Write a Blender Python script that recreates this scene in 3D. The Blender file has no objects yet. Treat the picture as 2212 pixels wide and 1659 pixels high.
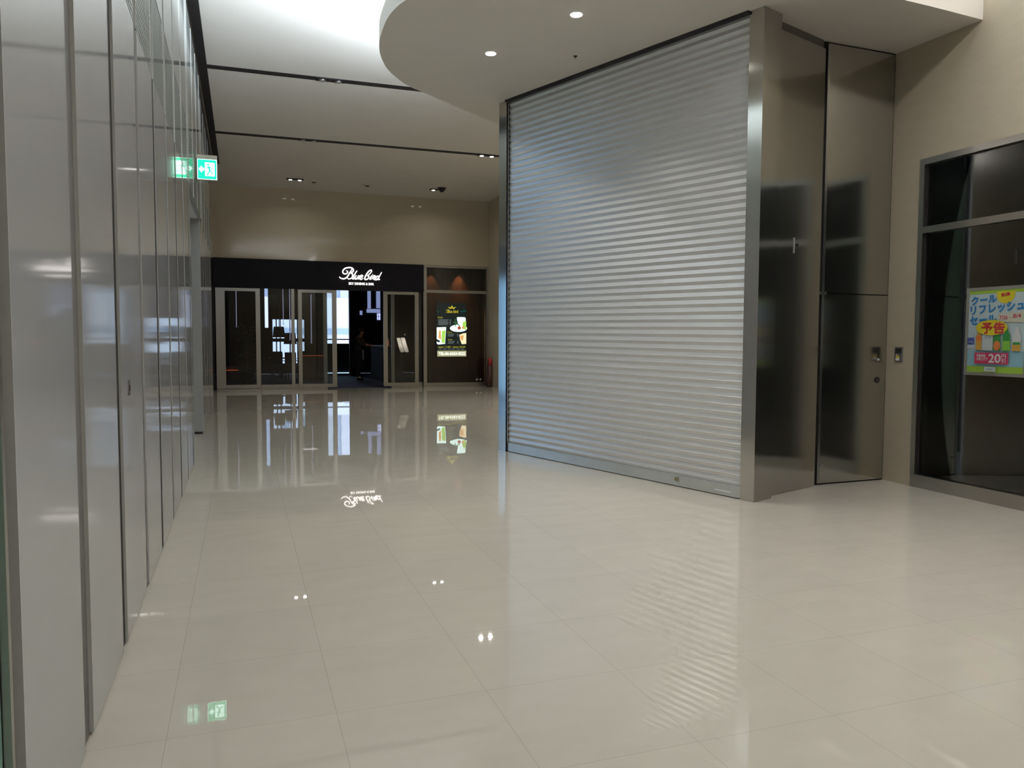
import bpy, bmesh, math, random
from mathutils import Vector, Matrix
random.seed(7)
SC = bpy.context.scene
COL = SC.collection
H = 1.5                                    # eye height
# ------------------------------------------------------------------ materials
def mat(name, base=(.5, .5, .5), rough=.5, metal=0., spec=.5, emit=None, es=1., build=None, coat=0., aniso=0.):
    m = bpy.data.materials.new(name); m.use_nodes = True
    nt = m.node_tree; b = nt.nodes['Principled BSDF']
    b.inputs['Base Color'].default_value = (*base, 1)
    b.inputs['Roughness'].default_value = rough
    b.inputs['Metallic'].default_value = metal
    b.inputs['Specular IOR Level'].default_value = spec
    b.inputs['Coat Weight'].default_value = coat
    b.inputs['Coat Roughness'].default_value = .03
    if emit:
        b.inputs['Emission Color'].default_value = (*emit, 1); b.inputs['Emission Strength'].default_value = es
    if aniso:
        b.inputs['Anisotropic'].default_value = aniso
        c = nt.nodes.new('ShaderNodeCombineXYZ'); c.inputs[2].default_value = 1
        b.inputs['Anisotropic Rotation'].default_value = .25
        nt.links.new(c.outputs[0], b.inputs['Tangent'])
    if build: build(nt, b)
    return m
def N(nt, t, **k):
    n = nt.nodes.new('ShaderNode' + t)
    for a, v in k.items():
        if a.startswith('i'):
            n.inputs[int(a[1:])].default_value = v
        else: setattr(n, a, v)
    return n
def mth(nt, op, a, b=None, c=None):
    n = nt.nodes.new('ShaderNodeMath'); n.operation = op
    for i, v in enumerate((a, b, c)):
        if v is None: continue
        if hasattr(v, 'is_output'): nt.links.new(v, n.inputs[i])
        else: n.inputs[i].default_value = v
    return n.outputs[0]
def noise(nt, scale, detail=3, vec=None, sc=None):
    n = N(nt, 'TexNoise'); n.inputs['Scale'].default_value = scale; n.inputs['Detail'].default_value = detail
    tc = N(nt, 'NewGeometry')
    mp = N(nt, 'Mapping'); nt.links.new(tc.outputs['Position'], mp.inputs[0])
    if sc: mp.inputs['Scale'].default_value = sc
    nt.links.new(mp.outputs[0], n.inputs['Vector'])
    return n.outputs['Fac']
def ramp(nt, fac, stops):
    r = N(nt, 'ValToRGB'); e = r.color_ramp.elements
    while len(e) < len(stops): e.new(.5)
    for q, (p, c) in zip(e, stops): q.position = p; q.color = (*c, 1)
    nt.links.new(fac, r.inputs[0]); return r.outputs[0]
def mixc(nt, fac, a, b):
    n = N(nt, 'Mix', data_type='RGBA')
    for s, v in ((n.inputs[0], fac), (n.inputs[6], a), (n.inputs[7], b)):
        if hasattr(v, 'is_output'): nt.links.new(v, s)
        else: s.default_value = v if not isinstance(v, tuple) else (*v, 1)
    return n.outputs[2]
def tiles(nt, u, v, u0, v0, du, dv, joint, tilt, b):
    """grid joints mask and a slight tilt of each laid slab (real slabs are never perfectly coplanar)"""
    fu = mth(nt, 'DIVIDE', mth(nt, 'SUBTRACT', u, u0), du); fv = mth(nt, 'DIVIDE', mth(nt, 'SUBTRACT', v, v0), dv)
    def edge(f, d):
        w = mth(nt, 'PINGPONG', f, .5)
        return mth(nt, 'LESS_THAN', mth(nt, 'MULTIPLY', w, d), joint)
    m = mth(nt, 'MAXIMUM', edge(fu, du), edge(fv, dv))
    c = N(nt, 'CombineXYZ'); nt.links.new(mth(nt, 'FLOOR', fu), c.inputs[0]); nt.links.new(mth(nt, 'FLOOR', fv), c.inputs[1])
    w = N(nt, 'TexWhiteNoise', noise_dimensions='3D'); nt.links.new(c.outputs[0], w.inputs['Vector'])
    s = N(nt, 'VectorMath', operation='SUBTRACT'); nt.links.new(w.outputs['Color'], s.inputs[0]); s.inputs[1].default_value = (.5, .5, .5)
    k = N(nt, 'VectorMath', operation='SCALE'); nt.links.new(s.outputs[0], k.inputs[0]); k.inputs['Scale'].default_value = tilt
    g = N(nt, 'NewGeometry')
    a = N(nt, 'VectorMath', operation='ADD'); nt.links.new(g.outputs['Normal'], a.inputs[0]); nt.links.new(k.outputs[0], a.inputs[1])
    nn = N(nt, 'VectorMath', operation='NORMALIZE'); nt.links.new(a.outputs[0], nn.inputs[0])
    nt.links.new(nn.outputs[0], b.inputs['Normal'])
    return m, w.outputs['Value']
def sep(nt):
    g = N(nt, 'NewGeometry'); s = N(nt, 'SeparateXYZ'); nt.links.new(g.outputs['Position'], s.inputs[0]); return s.outputs
def b_floor(nt, b):
    o = sep(nt)
    m, rv = tiles(nt, o[0], o[1], .335, 2.42, .625, .655, .0014, .0022, b)
    n1 = noise(nt, 3.2, 5, sc=(1, 2.2, 1)); n2 = noise(nt, 22, 4, sc=(1, 2, 1))
    c = ramp(nt, n1, [(.3, (.575, .535, .45)), (.7, (.61, .57, .485))])
    c = mixc(nt, mth(nt, 'MULTIPLY', n2, .14), c, (.70, .66, .59))
    c = mixc(nt, mth(nt, 'MULTIPLY', rv, .18), c, (.52, .475, .43))
    c = mixc(nt, mth(nt, 'MULTIPLY', m, .36), c, (.2, .17, .14))
    nt.links.new(c, b.inputs['Base Color'])
def b_stone(u, v0):
    def f(nt, b):
        o = sep(nt)
        m, rv = tiles(nt, o[u], o[2], .1, v0, .93, .62, .0012, .006, b)
        n = noise(nt, 7, 4, sc=(1, 1, 3))
        c = ramp(nt, n, [(.2, (.45, .395, .295)), (.8, (.485, .425, .32))])
        c = mixc(nt, mth(nt, 'MULTIPLY', m, .12), c, (.3, .25, .18))
        nt.links.new(c, b.inputs['Base Color'])
    return f
def b_vary(a, c2, scale, sc=None, rough=None):
    def f(nt, b):
        n = noise(nt, scale, 4, sc=sc)
        nt.links.new(ramp(nt, n, [(.3, a), (.7, c2)]), b.inputs['Base Color'])
        if rough: nt.links.new(mth(nt, 'MULTIPLY_ADD', n, rough[1], rough[0]), b.inputs['Roughness'])
    return f
M = dict(
    floor=mat('polished_cream_tile', rough=.018, spec=.6, build=b_floor),
    stoneX=mat('polished_beige_stone', rough=.075, spec=.5, build=b_stone(0, .05)),
    stoneY=mat('honed_beige_stone', rough=.45, spec=.3, build=b_stone(1, .05)),
    ceil=mat('ceiling_paint', (.70, .68, .65), .9, spec=.1, build=b_vary((.69, .67, .635), (.72, .70, .665), 2)),
    soffit=mat('soffit_paint', (.72, .69, .645), .9, spec=.1, build=b_vary((.71, .68, .635), (.73, .70, .655), 2)),
    black=mat('black_recess', (.012, .01, .012), .6, build=b_vary((.01, .009, .011), (.016, .013, .015), 9)),
    steel=mat('brushed_stainless', metal=1, rough=.15, aniso=.7, build=b_vary((.50, .485, .45), (.54, .525, .49), 60, sc=(30, 30, .3))),
    steel2=mat('satin_stainless', metal=1, rough=.28, build=b_vary((.42, .415, .395), (.46, .45, .43), 60, sc=(1, 1, 30))),
    steeld=mat('dark_joint', (.02, .018, .016), .6, spec=.15),
    shut=mat('galvanised_slat', metal=.42, rough=.31, build=b_vary((.66, .66, .66), (.70, .70, .70), 6, sc=(1, 1, 8))),
    alu=mat('aluminium_bar', metal=.6, rough=.33, build=b_vary((.56, .58, .57), (.6, .62, .61), 8)),
    wglass=mat('white_backed_glass', rough=.07, spec=.55, coat=.0, build=b_vary((.385, .395, .41), (.397, .407, .42), 3)),
    wedge=mat('panel_edge', (.62, .64, .62), .25, build=b_vary((.50, .515, .50), (.53, .545, .53), 20)),
    wgrey=mat('panel_joint_grey', (.13, .125, .118), .6, spec=.2),
    uglass=mat('pale_green_glass', rough=.06, spec=.5, build=b_vary((.36, .385, .375), (.40, .425, .415), 2)),
    ggreen=mat('sea_green_glass', rough=.03, spec=.5, build=b_vary((.10, .24, .20), (.16, .33, .27), 1.2)),
    bluegrey=mat('blue_grey_glass', rough=.04, spec=.5, build=b_vary((.17, .20, .22), (.22, .25, .27), 1.2)),
    head=mat('black_fascia', rough=.55, spec=.2, build=b_vary((.004, .004, .007), (.007, .006, .010), 5)),
    wood=mat('dark_wood_panel', rough=.3, build=b_vary((.05, .028, .017), (.10, .055, .032), 5, sc=(5, 1, .4))),
    blind=mat('dark_brown_blind', rough=.85, build=b_vary((.034, .027, .023), (.041, .033, .027), 3)),
    carpet=mat('dark_blue_carpet', rough=.8, build=b_vary((.03, .035, .07), (.05, .06, .11), 12)),
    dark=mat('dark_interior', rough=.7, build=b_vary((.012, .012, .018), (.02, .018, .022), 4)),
    booth=mat('red_brown_leather', rough=.5, build=b_vary((.10, .025, .016), (.15, .04, .025), 6)),
    white=mat('white_enamel', (.75, .75, .75), .4),
    paper=mat('menu_paper', (.8, .74, .68), .6, build=b_vary((.78, .72, .67), (.84, .78, .72), 12)),
    letter=mat('lit_letter', (.9, .9, .9), .5, emit=(1, .93, .88), es=1.9),
    lamp=mat('lamp_glow', (1, 1, 1), .5, emit=(1, .97, .92), es=8),
    tube=mat('pendant_glow', (.8, .8, .9), .5, emit=(.62, .62, .95), es=.55),
    strip=mat('floor_strip_glow', (.8, .8, .9), .5, emit=(.5, .75, .9), es=1.2),
    orange=mat('orange_edge_glow', (.6, .1, .05), .5, emit=(1, .16, .06), es=.7),
    red=mat('red_paint', (.45, .02, .02), .35, build=b_vary((.42, .02, .02), (.5, .03, .03), 9)),
    dred=mat('maroon_body', (.12, .05, .045), .4, build=b_vary((.10, .045, .04), (.14, .06, .05), 9)),
    skin=mat('skin', (.55, .33, .24), .5, build=b_vary((.52, .31, .22), (.58, .35, .26), 20)),
    hair=mat('black_hair', (.01, .009, .009), .4),
    cloth=mat('black_uniform', rough=.8, build=b_vary((.012, .012, .014), (.02, .019, .022), 20)),
    shirt=mat('dark_grey_shirt', rough=.8, build=b_vary((.03, .028, .028), (.045, .04, .04), 20)),
    towel=mat('pale_blue_towel', (.42, .45, .62), .8, build=b_vary((.4, .43, .6), (.45, .48, .65), 20)),
    shoe=mat('black_shoe', (.01, .01, .01), .15),
    leaf=mat('dull_green_leaf', (.05, .09, .06), .5, build=b_vary((.035, .07, .045), (.07, .12, .08), 30)),
    facade=mat('pale_facade', (.75, .68, .7), .9, build=b_vary((.72, .66, .68), (.78, .72, .74), .3)),
    facadeg=mat('grey_facade', (.38, .42, .5), .8),
    eg=mat('sign_green', (0, .4, .2), .5, emit=(.0, .66, .32), es=1.5),
    ew=mat('sign_white', (.8, 1, .9), .5, emit=(.62, 1, .85), es=3),
    pframe=mat('grey_poster_frame', (.17, .17, .15), .5),
    frost=mat('frosted_pane_daylight_glow', (.3, .3, .4), .5, emit=(.17, .21, .38), es=1),  # daylight put into the pane as its own emission
    frost2=mat('pane_daylight_glow', (.3, .3, .4), .5, emit=(.5, .55, .95), es=1),  # brighter pane, daylight again put in as emission
    fillglow=mat('fill_panel_glow', (1, 1, 1), .5, emit=(1, .96, .9), es=3),
    postgrey=mat('painted_post', (.34, .35, .35), .4),
    cream=mat('cream_casing', (.6, .57, .5), .5),
)
def flat(name, c, e=0): return mat(name, c, .55, emit=c if e else None, es=e or 1)
def glass(name, tint=(.75, .8, .8)):
    m = bpy.data.materials.new(name); m.use_nodes = True; nt = m.node_tree
    nt.nodes.remove(nt.nodes['Principled BSDF']); out = nt.nodes['Material Output']
    f = N(nt, 'Fresnel'); f.inputs[0].default_value = 1.5
    t = N(nt, 'BsdfTransparent'); t.inputs[0].default_value = (*tint, 1)
    g = N(nt, 'BsdfGlossy'); g.inputs['Roughness'].default_value = .01
    x = N(nt, 'MixShader'); nt.links.new(f.outputs[0], x.inputs[0]); nt.links.new(t.outputs[0], x.inputs[1]); nt.links.new(g.outputs[0], x.inputs[2])
    nt.links.new(x.outputs[0], out.inputs[0]); return m
M['pane'] = glass('tinted_pane', (.80, .82, .82))
M['bluepane'] = glass('blue_tinted_pane', (.62, .82, .93))
M['clear'] = glass('clear_pane', (.9, .95, .95))
# ------------------------------------------------------------------ geometry helpers
class MB:
    def __init__(s): s.bm = bmesh.new(); s.mats = []
    def mi(s, m):
        m = M[m] if isinstance(m, str) else m
        if m not in s.mats: s.mats.append(m)
        return s.mats.index(m)
    def box(s, x0, x1, y0, y1, z0, z1, m, bev=0):
        i = s.mi(m); x0, x1 = sorted((x0, x1)); y0, y1 = sorted((y0, y1)); z0, z1 = sorted((z0, z1))
        vs = [s.bm.verts.new(p) for p in ((x0, y0, z0), (x1, y0, z0), (x1, y1, z0), (x0, y1, z0), (x0, y0, z1), (x1, y0, z1), (x1, y1, z1), (x0, y1, z1))]
        fs = []
        for q in ((3, 2, 1, 0), (4, 5, 6, 7), (0, 1, 5, 4), (1, 2, 6, 5), (2, 3, 7, 6), (3, 0, 4, 7)):
            f = s.bm.faces.new([vs[k] for k in q]); f.material_index = i; fs.append(f)
        if bev:
            es = list({e for f in fs for e in f.edges})
            r = bmesh.ops.bevel(s.bm, geom=es, offset=bev, segments=2, affect='EDGES')
            for f in r['faces']: f.material_index = i
        return s
    def prism(s, pts, z0, z1, m):
        """pts counter-clockwise in xy; z0, z1 numbers or functions of (x, y)"""
        i = s.mi(m); a = z0 if callable(z0) else (lambda x, y: z0); b = z1 if callable(z1) else (lambda x, y: z1)
        lo = [s.bm.verts.new((x, y, a(x, y))) for x, y in pts]; hi = [s.bm.verts.new((x, y, b(x, y))) for x, y in pts]
        n = len(pts); fs = [s.bm.faces.new(lo[::-1]), s.bm.faces.new(hi)]
        for k in range(n): fs.append(s.bm.faces.new((lo[k], lo[(k + 1) % n], hi[(k + 1) % n], hi[k])))
        for f in fs: f.material_index = i
        return s
    def bar(s, p, q, t, z0, z1, m, side=0):
        """upright slab along p-q, thickness t on the left side (side=1), right (-1) or centred"""
        p = Vector(p); q = Vector(q); d = (q - p).normalized(); n = Vector((-d.y, d.x))
        o0, o1 = {0: (-t / 2, t / 2), 1: (0, t), -1: (-t, 0)}[side]
        return s.prism([tuple(p + n * o0), tuple(q + n * o0), tuple(q + n * o1), tuple(p + n * o1)], z0, z1, m)
    def tube(s, pts, r, m, seg=10, smooth=True):
        i = s.mi(m); pts = [Vector(p) for p in pts]; rs = r if isinstance(r, (list, tuple)) else [r] * len(pts)
        rings = []; pn = None
        for k, p in enumerate(pts):
            d = (pts[min(k + 1, len(pts) - 1)] - pts[max(k - 1, 0)]).normalized()
            up = Vector((0, 0, 1)) if abs(d.z) < .9 else Vector((1, 0, 0))
            a = pn if pn and abs(pn.dot(d)) < .7 else up
            a = (a - d * a.dot(d)).normalized(); b = d.cross(a); pn = a
            rings.append([s.bm.verts.new(p + (a * math.cos(t) + b * math.sin(t)) * rs[k]) for t in (2 * math.pi * j / seg for j in range(seg))])
        for A, B in zip(rings, rings[1:]):
            for j in range(seg):
                f = s.bm.faces.new((A[j], A[(j + 1) % seg], B[(j + 1) % seg], B[j])); f.material_index = i; f.smooth = smooth
        for R, rev in ((rings[0], 1), (rings[-1], 0)):
            f = s.bm.faces.new(R[::-1] if rev else R); f.material_index = i
        return s
    def disc(s, c, r, z0, z1, m, seg=32, r1=None):
        i = s.mi(m); r1 = r if r1 is None else r1
        A = [s.bm.verts.new((c[0] + r * math.cos(t), c[1] + r * math.sin(t), z0)) for t in (2 * math.pi * j / seg for j in range(seg))]
        B = [s.bm.verts.new((c[0] + r1 * math.cos(t), c[1] + r1 * math.sin(t), z1)) for t in (2 * math.pi * j / seg for j in range(seg))]
        for j in range(seg):
            f = s.bm.faces.new((A[j], A[(j + 1) % seg], B[(j + 1) % seg], B[j])); f.material_index = i; f.smooth = True
        for R in (A[::-1], B): s.bm.faces.new(R).material_index = i
        return s
    def ball(s, c, r, m, sc=(1, 1, 1), seg=16):
        i = s.mi(m)
        r_ = bmesh.ops.create_uvsphere(s.bm, u_segments=seg, v_segments=seg // 2 + 2, radius=r, matrix=Matrix.Translation(c) @ Matrix.Diagonal((*sc, 1)))
        for v in r_['verts']:
            for f in v.link_faces: f.material_index = i; f.smooth = True
        return s
    def done(s, name, parent=None, loc=None, normals=True):
        if normals: bmesh.ops.recalc_face_normals(s.bm, faces=s.bm.faces)
        me = bpy.data.meshes.new(name); s.bm.to_mesh(me); s.bm.free()
        for m in s.mats: me.materials.append(m)
        o = bpy.data.objects.new(name, me); COL.objects.link(o)
        if loc is not None:
            me.transform(Matrix.Translation(-Vector(loc))); o.location = loc
        if parent:
            o.parent = parent
            p = parent; w = Vector((0, 0, 0))
            while p: w += p.location; p = p.parent
            o.location = (Vector(loc) if loc is not None else Vector((0, 0, 0))) - w
        return o
def empty(name, loc=(0, 0, 0)):
    o = bpy.data.objects.new(name, None); COL.objects.link(o); o.location = loc; o.empty_display_size = .1; return o
def tag(o, label, cat, group=None):
    o['label'] = label; o['category'] = cat
    if group: o['group'] = group
    return o
def st(o, label=None):
    o['kind'] = 'structure'
    if label: o['label'] = label
    return o
def box1(name, a, m, parent=None, bev=0): return MB().box(*a, m, bev=bev).done(name, parent)
def area(name, loc, sx, sy, power, col=(1, 1, 1), rot=(0, 0, 0), parent=None, shape='RECTANGLE', spread=math.pi):
    l = bpy.data.lights.new(name, 'AREA'); l.shape = shape; l.size = sx; l.size_y = sy; l.energy = power; l.color = col; l.spread = spread
    o = bpy.data.objects.new(name, l); COL.objects.link(o); o.location = loc; o.rotation_euler = rot
    if parent: o.parent = parent; o.location = Vector(loc) - parent.location
    return o
# text → mesh data, cached
def text_tris(body):
    c = bpy.data.curves.new('t', 'FONT'); c.body = body; c.resolution_u = 3
    o = bpy.data.objects.new('t', c); COL.objects.link(o)
    bpy.context.view_layer.update()
    dg = bpy.context.evaluated_depsgraph_get(); me = bpy.data.meshes.new_from_object(o.evaluated_get(dg))
    vs = [(v.co.x, v.co.y) for v in me.vertices]; fs = [tuple(p.vertices) for p in me.polygons]
    bpy.data.objects.remove(o); bpy.data.curves.remove(c); bpy.data.meshes.remove(me)
    return vs, fs
class Board:
    """a flat printed or lit sheet, drawn in its own u,v (metres) on a plane in the place"""
    def __init__(s, o, right, up): s.o = Vector(o); s.r = Vector(right); s.u = Vector(up); s.n = s.r.cross(s.u); s.mb = MB(); s.k = 0
    def P(s, u, v, d): return s.o + s.r * u + s.u * v + s.n * d
    def poly(s, pts, m, d=None):
        if d is None: s.k += 1; d = s.k * .0006
        f = s.mb.bm.faces.new([s.mb.bm.verts.new(s.P(u, v, d)) for u, v in pts]); f.material_index = s.mb.mi(m)
    def rect(s, u0, v0, u1, v1, m): s.poly([(u0, v0), (u1, v0), (u1, v1), (u0, v1)], m)
    def ell(s, u, v, a, b, m, n=28): s.poly([(u + a * math.cos(2 * math.pi * k / n), v + b * math.sin(2 * math.pi * k / n)) for k in range(n)], m)
    def text(s, body, u0, v0, u1, v1, m, rot=0, bold=0):
        vs, fs = text_tris(body); s.k += 1; d = s.k * .0006
        if not vs: return
        xs = [a for a, b in vs]; ys = [b for a, b in vs]; x0, x1, y0, y1 = min(xs), max(xs), min(ys), max(ys)
        i = s.mb.mi(m); c, sn = math.cos(rot), math.sin(rot)
        offs = [(0, 0)] if not bold else [(0, 0), (bold, 0), (0, bold), (bold, bold), (-bold, 0), (0, -bold)]
        for q, (ox, oy) in enumerate(offs):
            V = []
            for a, b in vs:
                x = (a - x0) / max(1e-6, x1 - x0) * (u1 - u0); y = (b - y0) / max(1e-6, y1 - y0) * (v1 - v0)
                V.append(s.mb.bm.verts.new(s.P(u0 + x * c - y * sn + ox, v0 + x * sn + y * c + oy, d + q * .00005)))
            for f in fs:
                try: s.mb.bm.faces.new([V[k] for k in f]).material_index = i
                except ValueError: pass
    def stroke(s, pts, w, m):
        s.k += 1; d = s.k * .0006; i = s.mb.mi(m); pts = smooth2(pts); L = []; 
        for k, p in enumerate(pts):
            a = Vector(pts[max(0, k - 1)]); b = Vector(pts[min(len(pts) - 1, k + 1)]); t = (b - a).normalized() if (b - a).length > 0 else Vector((1, 0)); n = Vector((-t.y, t.x)) * w / 2
            L.append((s.mb.bm.verts.new(s.P(p[0] + n.x, p[1] + n.y, d)), s.mb.bm.verts.new(s.P(p[0] - n.x, p[1] - n.y, d))))
        for A, B in zip(L, L[1:]): s.mb.bm.faces.new((A[1], B[1], B[0], A[0])).material_index = i
    def done(s, name, parent=None): return s.mb.done(name, parent, normals=False)
def smooth2(pts, n=6):
    P = [Vector(p) for p in pts]; P = [P[0] * 2 - P[1]] + P + [P[-1] * 2 - P[-2]]; out = []
    for k in range(1, len(P) - 2):
        a, b, c, d = P[k - 1], P[k], P[k + 1], P[k + 2]
        for j in range(n):
            t = j / n
            out.append(.5 * ((2 * b) + (c - a) * t + (2 * a - 5 * b + 4 * c - d) * t * t + (3 * b - a - 3 * c + d) * t ** 3))
    out.append(P[-2]); return [tuple(p) for p in out]

# ------------------------------------------------------------------ main dimensions
XW = -.55; XR = 6.47; YB = 23.2; ZC = 5.72; XF = 7.29; YN = -7.
def ZS(x, y): return 4.45 + .032 * (y - 5.95)       # underside of the lower ceiling
K = Vector((4.42, 5.92)); L = Vector((3.235, 9.83)); HG = Vector((5.53, 6.42))
# ------------------------------------------------------------------ floor and ceilings
st(box1('floor', (-5.6, 7.6, YN - .2, YB + .12, -.12, 0), 'floor'))
st(box1('ceiling', (-5.8, 7.6, YN - .2, YB + .12, ZC, ZC + .1), 'ceil'))
edge = [(3.576, 10.895), (2.88, 10.33), (2.23, 9.75), (2.02, 9.57), (1.81, 9.31), (1.61, 8.96), (1.46, 8.53), (1.385, 8.17), (1.353, 7.85), (1.34, 7.45), (1.37, 7.15), (1.43, 6.93), (1.56, 6.65), (1.8, 6.27), (2.2, 5.92), (2.8, 5.62), (3.6, 5.44), (4.5, 5.37), (5.46, 5.385), (6.47, 5.47)]
edge = smooth2(edge, 3)
rest = [(6.47, 6.6), (7.3, 6.6), (7.3, 14.0), (6.0, 12.9)]
def build_soffit():
    mb = MB(); poly = edge + rest
    mb.prism(poly, ZS, lambda x, y: ZS(x, y) + .1, 'soffit')
    # upstand lip along the free edge
    E = [Vector(p) for p in edge]; inner = []
    for k, p in enumerate(E):
        t = (E[min(k + 1, len(E) - 1)] - E[max(0, k - 1)]).normalized(); inner.append(p + Vector((-t.y, t.x)) * .03)
    i = mb.mi('soffit'); bm = mb.bm
    def ring(k): 
        a, b = E[k], inner[k]; z = ZS(*a)
        return [bm.verts.new((a.x, a.y, z + .099)), bm.verts.new((a.x, a.y, z + .2)), bm.verts.new((b.x, b.y, z + .2)), bm.verts.new((b.x, b.y, z + .099))]
    R = [ring(k) for k in range(len(E))]
    for A, B in zip(R, R[1:]):
        for j in range(4): bm.faces.new((A[j], B[j], B[(j + 1) % 4], A[(j + 1) % 4])).material_index = i
    return st(mb.done('ceiling_soffit'), 'lower white ceiling with a rounded edge over the shutter')
build_soffit()
COVE = 70
# cove light strips lying behind the upstand
for (k0, k1, pw) in ((0, 3, .55), (3, 6, .6), (6, 9, .7), (9, 13, .9), (13, 16, 1.2), (16, 19, 1.4), (19, 22, 1.5), (22, 25, 1.2), (25, 28, 1.2), (28, 31, 1.2), (31, 34, 1.2), (34, 37, 1.2), (37, 40, 1.1), (40, 43, 1.1), (43, 46, 1.1), (46, 49, 1.1), (49, 52, 1.1), (52, 55, 1.1), (55, 57, 1.1)):
    a = Vector(edge[k0]); b = Vector(edge[min(k1, len(edge) - 1)]); m_ = (a + b) / 2; t = (b - a); n = Vector((-t.y, t.x)).normalized()
    p = m_ + n * .12
    lo_ = area('cove_strip_light', (p.x, p.y, ZS(*p) + .205), t.length, .04, COVE * pw * t.length, (.82, .92, 1.0))
    zax = -(Vector((0, 0, 1)) * math.cos(.6) - Vector((n.x, n.y, 0)) * math.sin(.6)); xax = Vector((t.x, t.y, 0)).normalized(); yax = zax.cross(xax)
    lo_.rotation_euler = Matrix((xax, yax, zax)).transposed().to_euler()
# ceiling slots
st(box1('trim_1', (XW - .02, -.445, YN, 20.35, ZC - .03, ZC + .02), 'black'))
SLOTS = [17.35, 13.24, 9.15, 5.06, .97, -3.1]
for k, y in enumerate(SLOTS): st(box1('trim_%d' % (2 + k), (-.445, XF if y > 12 else 6.3, y - .09, y + .09, ZC - .004, ZC + .02), 'black'))
def lamp_pair(x0, x1, y, lit, label, plate=True, power=9, group='paired downlights of the high ceiling'):
    r = empty('ceiling_downlight', ((x0 + x1) / 2, y, ZC)); tag(r, label, 'ceiling light', group)
    if plate: MB().box(x0 - .1, x1 + .1, y - .08, y + .08, ZC - .012, ZC + .01, 'black').done('plate', r)
    for x in (x0, x1):
        MB().disc((x, y), .055, ZC - .03, ZC - .005, 'steel2', 20).done('bezel', r)
        MB().disc((x, y), .043, ZC - .034, ZC - .029, 'lamp' if lit else 'alu', 20).done('lens', r)
        if lit: area('downlight_beam', (x, y, ZC - .045), .08, .08, power, (1, .96, .9), parent=r, shape='DISK', spread=2.6)
    return r
lamp_pair(5.29, 5.53, 17.35, 1, 'lit twin downlight in the second black ceiling slot, by the shutter column', power=34)
lamp_pair(1.31, 1.57, 13.24, 0, 'unlit twin downlight in the black ceiling slot nearest the viewer')
lamp_pair(5.29, 5.53, 13.24, 1, 'added unseen twin downlight above the shutter shop, brightening the far hall', power=30)  # hidden pair added to raise the light at the far end
lamp_pair(1.30, 1.53, 17.35, 0, 'unlit twin downlight in the second black ceiling slot')
lamp_pair(1.29, 1.53, 21.7, 1, 'lit twin downlight on a short black plate above the dining bar entrance', power=4)
lamp_pair(5.21, 5.44, 21.8, 1, 'lit twin downlight on a short black plate beside the dome camera', power=4)
k_ = 0
for y in (2.9, -.6, -4.6):  # unseen glowing panels added as soft fill for the near hall
    for x in (4.1, 5.75):
        r = empty('added_fill_panel', (x, y, ZC)); tag(r, 'unseen rectangular fill light panel added above the viewer', 'ceiling light', 'added fill light panels above the viewer')
        MB().box(x - .64, x + .64, y - .24, y + .24, ZC - .03, ZC + .01, 'white').done('frame', r); MB().box(x - .6, x + .6, y - .2, y + .2, ZC - .034, ZC - .028, 'fillglow').done('diffuser', r)
        area('added_fill_beam', (x, y, ZC - .05), 1.2, .4, 46 if y > 0 else 30, (1, .93, .915), parent=r)
def dome(): 
    r = empty('dome_camera', (5.38, 21.5, ZC)); tag(r, 'dark dome security camera on the ceiling near the far wall', 'camera')
    MB().disc((5.38, 21.5), .13, ZC - .02, ZC, 'wgrey', 28).done('mount', r)
    MB().disc((5.38, 21.5), .11, ZC - .02, ZC - .12, 'black', 28, r1=.05).done('dome', r)
dome()
for (x, y, lab) in ((1.905, 21.79, 'flat smoke detector on the far ceiling beside the left twin downlight'), (3.34, 21.8, 'flat smoke detector midway along the far ceiling')):
    r = empty('smoke_detector', (x, y, ZC)); tag(r, lab, 'smoke detector', 'smoke detectors on the far ceiling')
    MB().disc((x, y), .1, ZC - .03, ZC, 'cream', 24, r1=.12).done('base', r); MB().disc((x, y), .05, ZC - .055, ZC - .03, 'wgrey', 24, r1=.06).done('sensor', r)
# soffit downlights
def sof_light(x, y, lab, power=9):
    z = ZS(x, y); r = empty('soffit_downlight', (x, y, z)); tag(r, lab, 'ceiling light', 'round downlights in the lower ceiling')
    MB().disc((x, y), .062, z - .004, z + .02, 'white', 32).done('trim_ring', r)
    MB().disc((x, y), .052, z - .009, z - .003, 'lamp', 32).done('lens', r)
    area('downlight_beam', (x, y, z - .02), .1, .1, power, (1, .96, .9), parent=r, shape='DISK', spread=1.7)
sof_light(2.541, 8.015, 'lit round downlight in the lower ceiling, closer to the rounded edge')
sof_light(2.951, 6.709, 'lit round downlight in the lower ceiling farther from the rounded edge, above the shutter')
z = ZS(3.409, 7.764)
sp = MB().disc((3.409, 7.764), .02, z - .006, z + .01, 'steeld', 16).disc((3.409, 7.764), .008, z - .03, z - .006, 'steel2', 10).done('sprinkler_head'); tag(sp, 'tiny dark sprinkler head in the lower ceiling beside the shutter', 'sprinkler')
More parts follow.
